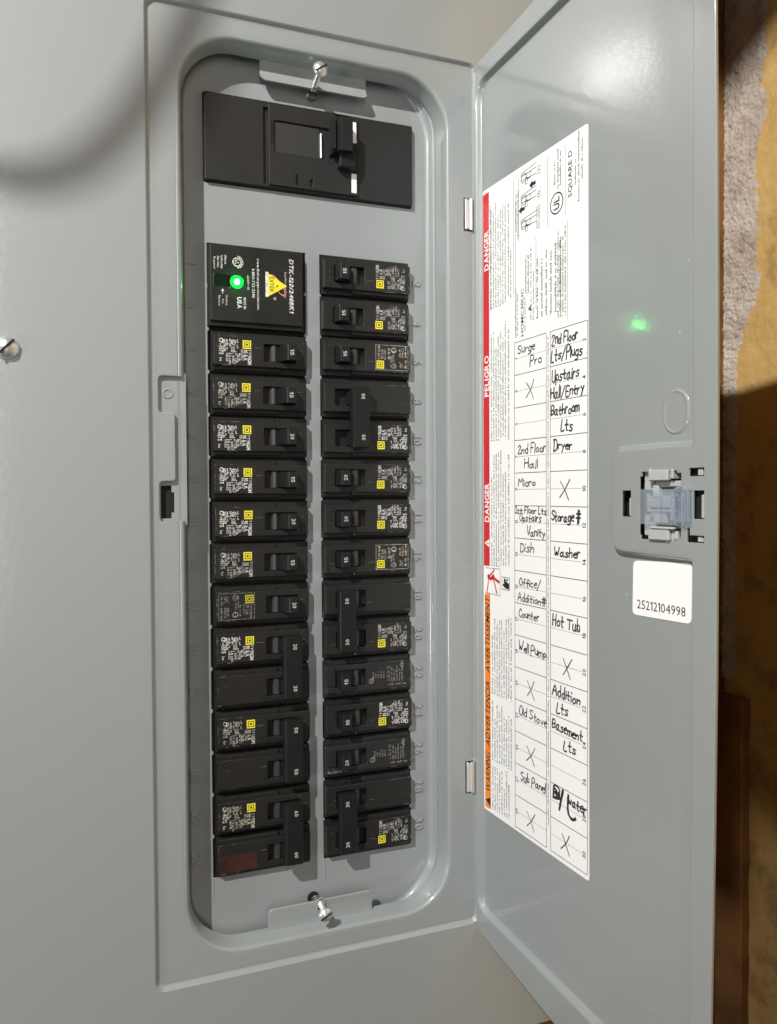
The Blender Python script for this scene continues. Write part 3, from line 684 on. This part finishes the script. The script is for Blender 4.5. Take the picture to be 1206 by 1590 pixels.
# ================================================================== circuit breakers
# built for the left column: local x runs from the outer (label) end to the inner end, z up, y=0 on the deadfront face
BL = 2.25
def body_mesh(win=True, afci=False):
    mb = MB()
    hole = [rr(1.20, 1.98, -.205, .205, .025, 2)] if win else []
    mb.add(*sheet(rr(0, BL, -.345, .355, .03, 3), hole, -.205, .20, .02, 2))
    mb.box(-.02, BL+.02, -.012, .10, -.474, .474, .012)
    mb.box(.02, BL*.72, -.085, -.0, -.44, -.3, .02)              # stepped flank of the case
    mb.box(.02, BL*.66, -.115, -.0, .3, .45, .025)
    if not afci:
        mb.box(.02, 1.18, -.2085, -.2, .098, .106); mb.box(1.99, BL-.02, -.2085, -.2, .098, .106)     # case seam
        mb.box(1.03, 1.04, -.2075, -.2, -.33, .098)
    return mb
BODY = body_mesh().build('body', BLACK); BODYA = body_mesh(afci=True).build('body', BLACK3)
mb = MB()
for k in range(8):
    pass
mb.prism([(1.36, -.05), (1.37, -.13), (1.42, -.165), (1.49, -.165), (1.55, -.12), (1.56, -.05)], -.19, .19)
SLIDE = mb.build('slide', GSTEEL)
def handle_mesh(off=False, wide=.185):
    pr = [(1.52, -.06), (1.60, -.30), (1.685, -.475), (1.72, -.50), (1.90, -.505), (1.925, -.485), (1.965, -.25), (1.97, -.06)]
    if off: pr = [(3.18-x, y) for x, y in pr][::-1]
    return MB().prism(pr, -wide, wide, 'z', .018, 2)
HAND = handle_mesh().build('handle', BLACK2); HANDA = handle_mesh(wide=.2).build('handle', BLACK2)
def tie_mesh(off=False):
    """bar joining the handles of a two-pole breaker; poles at z=0 and z=-1"""
    f = (lambda x: 3.18-x) if off else (lambda x: x); mb = MB()
    for zc in (0, -1): mb.add(*[(lambda o: (o.v, o.f))(handle_mesh(off, .17))][0])
    n = len(mb.v)//2; mb.v = mb.v[:n]+[(x, y, z-1) for x, y, z in mb.v[n:]]
    pr = [(1.53, -.33), (1.545, -.50), (1.575, -.545), (1.965, -.545), (1.99, -.52), (1.99, -.33)]
    if off: pr = [(3.18-x, y) for x, y in pr][::-1]
    mb.prism(pr, -1.24, .24, 'z', .018, 2)
    a, c = sorted((f(1.64), f(1.69))); 
    a2, c2 = sorted((f(1.70), f(1.95)))
    for zc in (0, -1):                                            # raised frames round the ratings
        for b_ in ((a2, c2, zc+.185, zc+.20), (a2, c2, zc-.20, zc-.185), (a2, a2+.014, zc-.2, zc+.2), (c2-.014, c2, zc-.2, zc+.2)): mb.box(b_[0], b_[1], -.548, -.535, b_[2], b_[3])
    rnd = random.Random(3)
    for k in range(70): 
        x = rnd.uniform(a2+.02, c2-.02); z = rnd.uniform(-.76, -.24); r = rnd.uniform(.006, .011); mb.box(x-r, x+r, -.546, -.535, z-r, z+r)
    return mb
TIE = tie_mesh().build('handle_tie', BLACK2); TIEOFF = tie_mesh(True).build('handle_tie', BLACK2)
def square_mark(m):
    mb = MB(); y = -.2075; x0, x1, z0, z1 = .69, .89, .065, .265; t = .032
    for a in ((x0, x1, z1-t, z1), (x0, x1, z0, z0+t), (x0, x0+t, z0+t, z1-t), (x1-t, x1, z0+t, z1-t)): mb.quad((a[0], y, a[2]), (a[1], y, a[2]), (a[1], y, a[3]), (a[0], y, a[3]))
    x0, x1, z0, z1 = .738, .842, .113, .217; t = .028
    for a in ((x0, x1, z1-t, z1), (x0, x1, z0, z0+t), (x0, x0+t, z0+t, z1-t), (x1-t, x1, z0+t, z1-t)): mb.quad((a[0], y, a[2]), (a[1], y, a[2]), (a[1], y, a[3]), (a[0], y, a[3]))
    return mb.build('maker_mark', m)
SQ = square_mark(YEL); SQF = square_mark(YEL2)
def print_mesh(kind, m):
    mb = MB(); y = -.2075; random.seed(11)
    if kind in ('a', 'c'):
        text(mb, 'TYPE', .815, .045, y, .06, 'cw', bold=.012); text(mb, 'HOM', .795, -.115, y, .085, 'cw', fit=.20, bold=.04)
        text(mb, '10 kA', .695, .03, y, .09, 'cw', fit=.25, bold=.035); text(mb, '120/240V', .635, .04, y, .05, 'cw', fit=.26, bold=.01); micro(mb, .585, -.06, y, .18, .045)
        mb.disc(.46, .19, y, .062, 18, .044); text(mb, 'UL', .43, .225, y, .06, 'cw', fit=.07, bold=.02)
        micro(mb, .535, .26, y, .22, .04); micro(mb, .54, -.05, y, .22, .045); text(mb, 'LISTED', .44, .11, y, .05, 'cw', fit=.16, bold=.01)
        micro(mb, .50, -.02, y, .26, .04); micro(mb, .40, .1, y, .20, .045)
        text(mb, '8-32 AWG', .345, -.06, y, .05, 'cw', fit=.26, bold=.012); text(mb, 'HACR', .28, -.07, y, .055, 'cw', fit=.2, bold=.012); text(mb, 'SWD', .42, -.12, y, .055, 'cw', fit=.16, bold=.01)
        if kind == 'a': mb.disc(.47, -.26, y, .05, 16, .038)
        micro(mb, .36, .26, y, .18, .05); micro(mb, .29, .25, y, .22, .05); micro(mb, .23, .25, y, .28, .055); micro(mb, .22, .24, y, .2, .05)
        text(mb, 'CP-4075', .125, .275, y, .095, 'cw', fit=.38, bold=.035); micro(mb, .13, -.18, y, .10, .06)
    elif kind == 'b':
        text(mb, 'TYPE HOM', .80, .05, y, .06, 'cw', fit=.34, bold=.01); text(mb, '10 kA', .71, .03, y, .07, 'cw', fit=.24); text(mb, '120/240V', .645, .05, y, .05, 'cw', fit=.26)
        micro(mb, .56, .02, y, .3, .04); mb.disc(.46, .20, y, .065, 18, .05); text(mb, 'UL', .43, .235, y, .055, 'cw', fit=.07)
        text(mb, 'LISTED', .45, .1, y, .05, 'cw', fit=.2); micro(mb, .52, .25, y, .3, .04); mb.disc(.46, -.20, y, .07, 18, .05); micro(mb, .44, -.16, y, .09, .06)
        text(mb, 'CP-', .20, .24, y, .08, 'cw', fit=.14); text(mb, 'HACR', .19, -.03, y, .07, 'cw', fit=.24); micro(mb, .28, .24, y, .2, .05); micro(mb, .27, -.03, y, .24, .05); micro(mb, .12, .24, y, .2, .05); micro(mb, .12, -.03, y, .28, .05)
        for q in ((.07, .92, .30, .308), (.07, .92, -.318, -.31), (.07, .078, -.31, .3), (.912, .92, -.31, .3)): mb.quad((q[0], y, q[2]), (q[1], y, q[2]), (q[1], y, q[3]), (q[0], y, q[3]))
    elif kind == 'afci':
        mb.disc(1.02, .13, y, .07, 20, .05); text(mb, 'UL', .99, .165, y, .055, 'cw', fit=.07)
        for k in range(5): micro(mb, .95-k*.07, .07, y, .18, .05, 'cw', 1, .3)
        for k in range(6): micro(mb, .55-k*.07, .18, y, .42, .045, 'cw', 1, .35)
        mb.disc(.22, -.23, y, .05, 14, .02); micro(mb, .18, -.12, y, .2, .05)
        for z0, x in ((.28, .55), (.28, .36), (.28, .2)): micro(mb, x-.1, .28, y, .05, .06, 'cw')
        for x in (.52, .47, .36, .31, .26, .17, .12): mb.quad((x, y, .245), (x+.035, y, .245), (x+.035, y, .275), (x, y, .275))
    return mb.build('label_print', m, None, None, 0)
PR = {'a': print_mesh('a', PRINT), 'c': print_mesh('c', PRINT), 'b': print_mesh('b', PRINTG), 'd': print_mesh('c', CREAM), 'e': print_mesh('b', CREAM), 'afci': print_mesh('afci', PRINTG)}
RT = {}
def rating(n, big, off):
    k = (n, big, off)
    if k not in RT:
        mb = MB(); x = 1.765 if not off else 3.18-1.855
        text(mb, n, x, 0, -.5515 if big else -.5085, .09, 'cw', fit=.135, center=True, bold=.012); RT[k] = mb.build('rating_number', PRINT3, None, None, 0)
    return RT[k]
def scuffs(rnd, parent, two):
    mb = MB()
    for zc in ((0, -1) if two else (0,)):
        for x0, x1 in ((.93, 1.17), (2.0, 2.2), (.06, .3)):
            if rnd.random() < .7: a = rnd.uniform(x0, (x0+x1)/2); mb.quad((a, -.2090, zc+.099), (rnd.uniform((x0+x1)/2, x1), -.2090, zc+.099), (x1, -.2090, zc+.105), (a, -.2090, zc+.105))
        for k in range(rnd.randint(9, 18)):
            e = rnd.random()
            if e < .45: x = rnd.uniform(.0, .5); l = rnd.uniform(.03, .22); z = zc+rnd.choice((.342, -.336))+rnd.uniform(-.004, .004); mb.quad((x, -.2062, z), (x+l, -.2062, z), (x+l*.8, -.2062, z+.007), (x+.01, -.2062, z+.009))
            elif e < .8: z = zc+rnd.uniform(-.3, .2); l = rnd.uniform(.02, .14); x = rnd.choice((.012, .02, .03)); mb.quad((x, -.2063, z), (x+.008, -.2063, z), (x+.010, -.2063, z+l), (x+.003, -.2063, z+l))
            else: x = rnd.uniform(1.98, 2.2); z = zc+rnd.uniform(-.3, .3); l = rnd.uniform(.01, .05); mb.quad((x, -.2061, z), (x+l, -.2061, z+.003), (x+l, -.2061, z+.010), (x, -.2061, z+.006))
    return mb.build('scuff_marks', SCUFF, parent, 'stuff', 0)
protos = []
LABELS = {5: 'single breaker marked 15 touching the underside of the surge protector',
 7: 'single breaker marked 15, second below the surge protector',
 9: 'upper of the two bright-printed single breakers marked 20 in the left column',
 11: 'single breaker marked 15 sandwiched between two breakers marked 20',
 13: 'lower of the two bright-printed single breakers marked 20 in the left column',
 15: 'single breaker marked 15 directly above the left-hand breaker with faded grey print',
 17: 'single breaker marked 20 with faded grey print and dull yellow square',
 19: 'double breaker with tied handles marked 20, the only tied pair reading 20',
 23: 'left column double breaker with tied handles marked 50',
 27: 'double breaker marked 60 with red-brown sticker, bottom of left column',
 2: 'topmost single breaker in the right column, marked 15',
 4: 'single breaker marked 15, next below the topmost one in the right column',
 6: 'faded-print breaker marked 15 touching the top of the switched-off double breaker',
 8: 'switched-off double breaker whose tied handles marked 30 sit near its label',
 12: 'single breaker marked 20 touching the underside of the switched-off double breaker',
 14: 'single breaker marked 20 directly above a faded-print breaker in the right column',
 16: 'faded-print breaker marked 15 directly above the right-hand double breaker marked 50',
 18: 'right column double breaker with tied handles marked 50',
 22: 'upper of the two grey-printed breakers with test buttons, marked 15',
 24: 'white-printed breaker marked 15 between the two breakers with test buttons',
 26: 'lower of the two test-button breakers, scuffed white beside its button',
 28: 'double breaker marked 30 at the very bottom of the right column'}
def breaker(n, amps, two=False, kind='a', off=False, first_label=True, extra=''):
    left = n % 2 == 1; i = (n-1)//2; rnd = random.Random(n)
    z = 5.44-i+rnd.uniform(-.015, .015)+(-.015 if left else .02)
    if two and not left: z -= 1.0
    r = empty('circuit_breaker', ((-6.455 if left else -1.525)+rnd.uniform(-.02, .02), DF-.0, z))
    r.rotation_euler = (0, (0 if left else math.pi)+math.radians(rnd.uniform(-.35, .35)), 0)
    af = kind == 'afci'
    # in the right column the local z points down, so pole two (z=-1) lies above
    poles = (0, -1) if two else (0,)
    for p in poles:
        def put(o, dz=p):
            c = inst(o, r); c.location = (0, 0, dz*IN); return c
        put(BODYA if af else BODY); put(SLIDE)
        if not two: put(HANDA if af else HAND)
        labelled = (p == 0) if (left or True) else (p == -1)
        if labelled and kind:
            if not af: put(SQF if kind == 'b' and n == 17 else SQ)
            q = put(PR[kind])
            if kind in 'ac' and rnd.random() < .3: q.material_slots[0].link = 'OBJECT'; q.material_slots[0].material = PRINT2
            q.location.x += rnd.uniform(-.02, .03)*IN; q.location.z += rnd.uniform(-.012, .012)*IN
        c = put(rating(amps, two, off))
    if two: inst(TIEOFF if off else TIE, r)
    scuffs(rnd, r, two)
    if af:
        mb = MB(); mb.box(1.99, 2.23, -.235, -.15, -.30, .16, .02); mb.box(2.0, 2.22, -.225, -.15, .19, .33, .015); mb.build('test_button', BLACK3, r)
        if n == 26:
            mb = MB()
            for k in range(26): x = rnd.uniform(1.72, 2.22); z_ = .27+.10*(x-1.9)*rnd.random()+rnd.uniform(-.025, .025); mb.quad((x, -.2375, z_), (x+rnd.uniform(.03, .09), -.2375, z_+.006), (x+.05, -.2375, z_+rnd.uniform(.012, .03)), (x+.004, -.2375, z_+.018))
            mb.build('scuff_marks', SCUFF2, r, 'stuff', 0)
        mb = MB(); text(mb, 'TEST', 2.07, .0, -.238, .07, 'cw', center=True, fit=.24); mb.build('button_lettering', BLACK, r, None, 0)
    lab = LABELS[n]
    tag(r, lab, 'circuit breaker', 'circuit breakers in the electrical panel')
    return r
for n, a in ((5, '15'), (7, '15'), (9, '20'), (11, '15'), (13, '20'), (15, '15')): breaker(n, a)
breaker(17, '20', kind='b', extra=', its print faded')
breaker(19, '20', True, 'c'); breaker(23, '50', True, 'c')
b27 = breaker(27, '60', True, 'd', extra=', with a red-brown sticker')
mb = MB().add(*sheet(rr(.05, .93, -1.30, -.92, .02, 2), [], -.212, .006)); mb.build('sticker', OXIDE, b27, None, 0)
breaker(2, '15'); breaker(4, '15'); breaker(6, '15', kind='e', extra=', print faded')
breaker(8, '30', True, 'c', off=True, extra=', switched off')
breaker(12, '20'); breaker(14, '20'); breaker(16, '15', kind='e', extra=', its print faded')
breaker(18, '50', True, 'c'); breaker(22, '15', kind='afci', extra=' with a test button'); breaker(24, '15'); breaker(26, '20', kind='afci', extra=' with a test button'); breaker(28, '30', True, 'c')
for o in [BODY, BODYA, SLIDE, HAND, HANDA, TIE, TIEOFF, SQ, SQF]+list(PR.values())+list(RT.values()): bpy.data.objects.remove(o)

# ------------------------------------------------------------------ surge protector (rows 1 and 3)
SG = empty('surge_protector', (-5.38, DF, 4.965)); tag(SG, 'black surge protector module with a glowing green light and yellow triangle logo', 'surge protector')
def sp(mb, name, m, kind=None, sm=35):
    mb.v = [(x+5.38, y-DF, z-4.965) for x, y, z in mb.v]; return mb.build(name, m, SG, kind, sm)
mb = MB(); mb.add(*sheet(rr(-6.50, -4.30, 4.10, 5.86, .04, 4), [rr(-6.41, -6.03, 4.91, 5.19, .05, 4)], .54, .2, .03, 3)); mb.box(-6.53, -4.24, .68, .8, 4.0, 5.93, .015)
mb.box(-6.47, -4.26, .62, .7, 4.0, 4.11, .015); sp(mb, 'body', BLACK)
sp(MB().box(-6.43, -6.0, .56, .60, 4.89, 5.21), 'indicator_window', mat('smoked_window', (.008, .012, .009), .08, coat=.4), sm=0)
Y1, Y2, Y3 = .5385, .537, .5355
mb = MB()
text(mb, 'DTK-120/240BK1', -4.62, 5.69, Y1, .10, 'cw', fit=1.27, bold=.03, shear=.18); text(mb, 'Surge Protective Device', -4.735, 5.38, Y1, .05, 'cw', fit=.62, shear=.15)
text(mb, 'www.diteksurgeprotection.com', -5.40, 5.63, Y1, .058, 'cw', fit=1.2, bold=.012); text(mb, '1-800-753-2345', -5.52, 5.38, Y1, .065, 'cw', fit=.68, bold=.012)
text(mb, 'USA', -5.87, 4.69, Y1, .10, 'cw', fit=.27, bold=.03); text(mb, 'MADE IN', -5.725, 4.69, Y1, .06, 'cw', fit=.27, bold=.012); text(mb, 'LED ON = OK', -5.63, 5.21, Y1, .045, 'cw', fit=.34)
mb.disc(-5.87, 5.50, Y1, .105, 24, .085); text(mb, 'UL', -5.92, 5.555, Y1, .10, 'cw', fit=.11, bold=.02)
for k in range(9): a = math.radians(-80+k*20); mb.disc(-5.87+.135*math.cos(a), 5.50+.135*math.sin(a), Y1, .017, 6)
for k, s_ in enumerate(('Alarm', 'Indicates', 'Service', 'Required')): text(mb, s_, -6.16-.085*k, 5.64-.02*k, Y1, .052, 'cw', fit=.08*len(s_)**.6, bold=.01)
for k, s_ in enumerate(('Remove', 'to', 'Silence')): text(mb, s_, -6.14-.085*k, 4.70-(.08 if k == 1 else 0), Y1, .052, 'cw', fit=.07*len(s_)**.65)
line(mb, -6.21, 4.74, -6.21, 4.84, Y1, .014); mb.quad((-6.25, Y1, 4.80), (-6.21, Y1, 4.86), (-6.17, Y1, 4.80))
text(mb, 'R', -4.99, 4.74, Y1, .04, 'cw'); mb.disc(-4.975, 4.725, Y1, .035, 12, .026)
mb.quad((-5.20, Y1, 5.34), (-5.13, Y1, 5.34), (-5.13, Y1, 4.75), (-5.20, Y1, 4.75)); sp(mb, 'label_print', PRINT, sm=0)
mb = MB(); n = 40; ell = lambda k, q: (-4.90+q*(.27*math.cos(k*math.tau/n)*math.cos(.95)-.085*math.sin(k*math.tau/n)*math.sin(.95)), 5.04-q*(.27*math.cos(k*math.tau/n)*math.sin(.95)+.085*math.sin(k*math.tau/n)*math.cos(.95)))
mb.add([(ell(k, q)[0], Y1, ell(k, q)[1]) for q in (1.12, .92) for k in range(n)], [(k, (k+1) % n, n+(k+1) % n, n+k) for k in range(n)])
sp(mb, 'logo_ring', mat('logo_pink', (.62, .20, .17), .5), sm=0)
sp(MB().quad((-5.13, Y2, 5.31), (-4.68, Y2, 5.04), (-5.13, Y2, 4.77)), 'logo_triangle', YEL, sm=0)
mb = MB(); text(mb, 'DITEK', -5.10, 5.22, Y3, .10, 'cw', fit=.36); mb.quad((-4.86, Y3, 5.10), (-4.93, Y3, 5.03), (-4.90, Y3, 5.02), (-4.98, Y3, 4.96), (-4.88, Y3, 5.045), (-4.91, Y3, 5.05)); sp(mb, 'logo_lettering', INK, sm=0)
mb = MB(); L = []
for q, y in ((1.0, .538), (.9, .50), (.65, .475), (.3, .465), (.02, .463)): L.append([(-5.875+.058*q*math.cos(k*math.tau/20), y, 5.035+.058*q*math.sin(k*math.tau/20)) for k in range(20)])
mb.loft(L, True, False, True); sp(mb, 'led', LEDC)
for r, nm, m, y0 in ((.098, 'led_lens', LEDG, .532), (.165, 'led_glow_ring', LEDO, .538)):
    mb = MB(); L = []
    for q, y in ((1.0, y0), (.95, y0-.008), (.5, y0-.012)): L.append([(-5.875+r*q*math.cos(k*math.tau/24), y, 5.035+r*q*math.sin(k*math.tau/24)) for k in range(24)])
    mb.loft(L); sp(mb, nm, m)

# ------------------------------------------------------------------ main breaker
MN = empty('main_breaker', (-3.99, DF, 8.38)); tag(MN, 'large black main breaker set crosswise at the top of the panel', 'main breaker')
def mp(mb, name, m, kind=None, sm=35):
    mb.v = [(x+3.99, y-DF, z-8.38) for x, y, z in mb.v]; return mb.build(name, m, MN, kind, sm)
mb = MB(); mb.add(*sheet(rr(-6.575, -1.405, 7.375, 9.385, .025, 2), [rr(-5.20, -5.085, 7.44, 9.24, .01, 1)], .615, .10, .015)); mb.box(-6.59, -1.39, .70, .8, 7.36, 9.40, .01)
mb.add(*sheet(rr(-5.085, -2.86, 7.42, 9.30, .03, 3), [rr(-4.95, -3.50, 8.19, 8.95, .03, 3), rr(-3.03, -2.90, 7.47, 9.22, .02, 2), rr(-4.43, -4.39, 7.50, 7.72, .005, 1), rr(-4.08, -4.01, 7.49, 7.66, .005, 1)], .555, .06, .012))
mp(mb, 'body', BLACK3)
mp(MB().add(*sheet(rr(-4.93, -3.84, 8.21, 8.93, .02, 2), [], .60, .01)), 'window_plate', mat('window_grey', (.026, .0255, .023), .5, bump=.1, bscale=500), sm=0)
mb = MB(); mb.prism([(-3.60, .60), (-3.56, .34), (-3.42, .12), (-3.16, .10), (-3.12, .14), (-3.08, .60)], 8.30, 9.10, 'z', .02)
for k in range(4): mb.box(-3.66+.03*k, -3.63+.03*k, .30-.045*k, .36-.04*k, 8.34, 9.06, .006)
mb.box(-3.40, -3.0, .30, .60, 7.98, 8.34, .03); mb.box(-3.05, -2.86, .53, .60, 7.96, 8.68, .01); h = mp(mb, 'handle', BLACK2)  # black blocks between the markers stand in for the handle's shadow wedge
mb = MB(); 
text(mb, 'ON', -3.36, 8.78, .097, .12, 'cw', center=True); mp(mb, 'handle_lettering', BLACK3, sm=0)
mp(MB().tube([(-3.80, .575, 8.22), (-3.80, .575, 8.80)], .03, 10), 'slide', STEEL)
for z0, z1 in ((8.70, 9.21), (7.48, 7.95)): mp(MB().box(-3.025, -2.895, .545, .60, z0, z1, .008), 'white_marker', PAPER)
for x, z in ((-4.72, 7.92), (-3.76, 7.93)): mp(MB().disc(x, z, .5535, .045, 14), 'rivet_hole', DARK, sm=0)
mb = MB()
for x, a, c in ((-4.47, 7.50, 7.74), (-4.39, 7.48, 7.72)): mb.box(x-.006, x+.006, .549, .556, a, c)
random.seed(5)
for k in range(5): mb.box(-5.05, -4.975, .545, .556, 8.40+k*.105, 8.46+k*.105, .004); mb.box(-5.05+random.random()*.04, -4.99, .545, .556, 8.46+k*.105, 8.49+k*.105, .004)
mp(mb, 'embossed_marking', BLACK2)
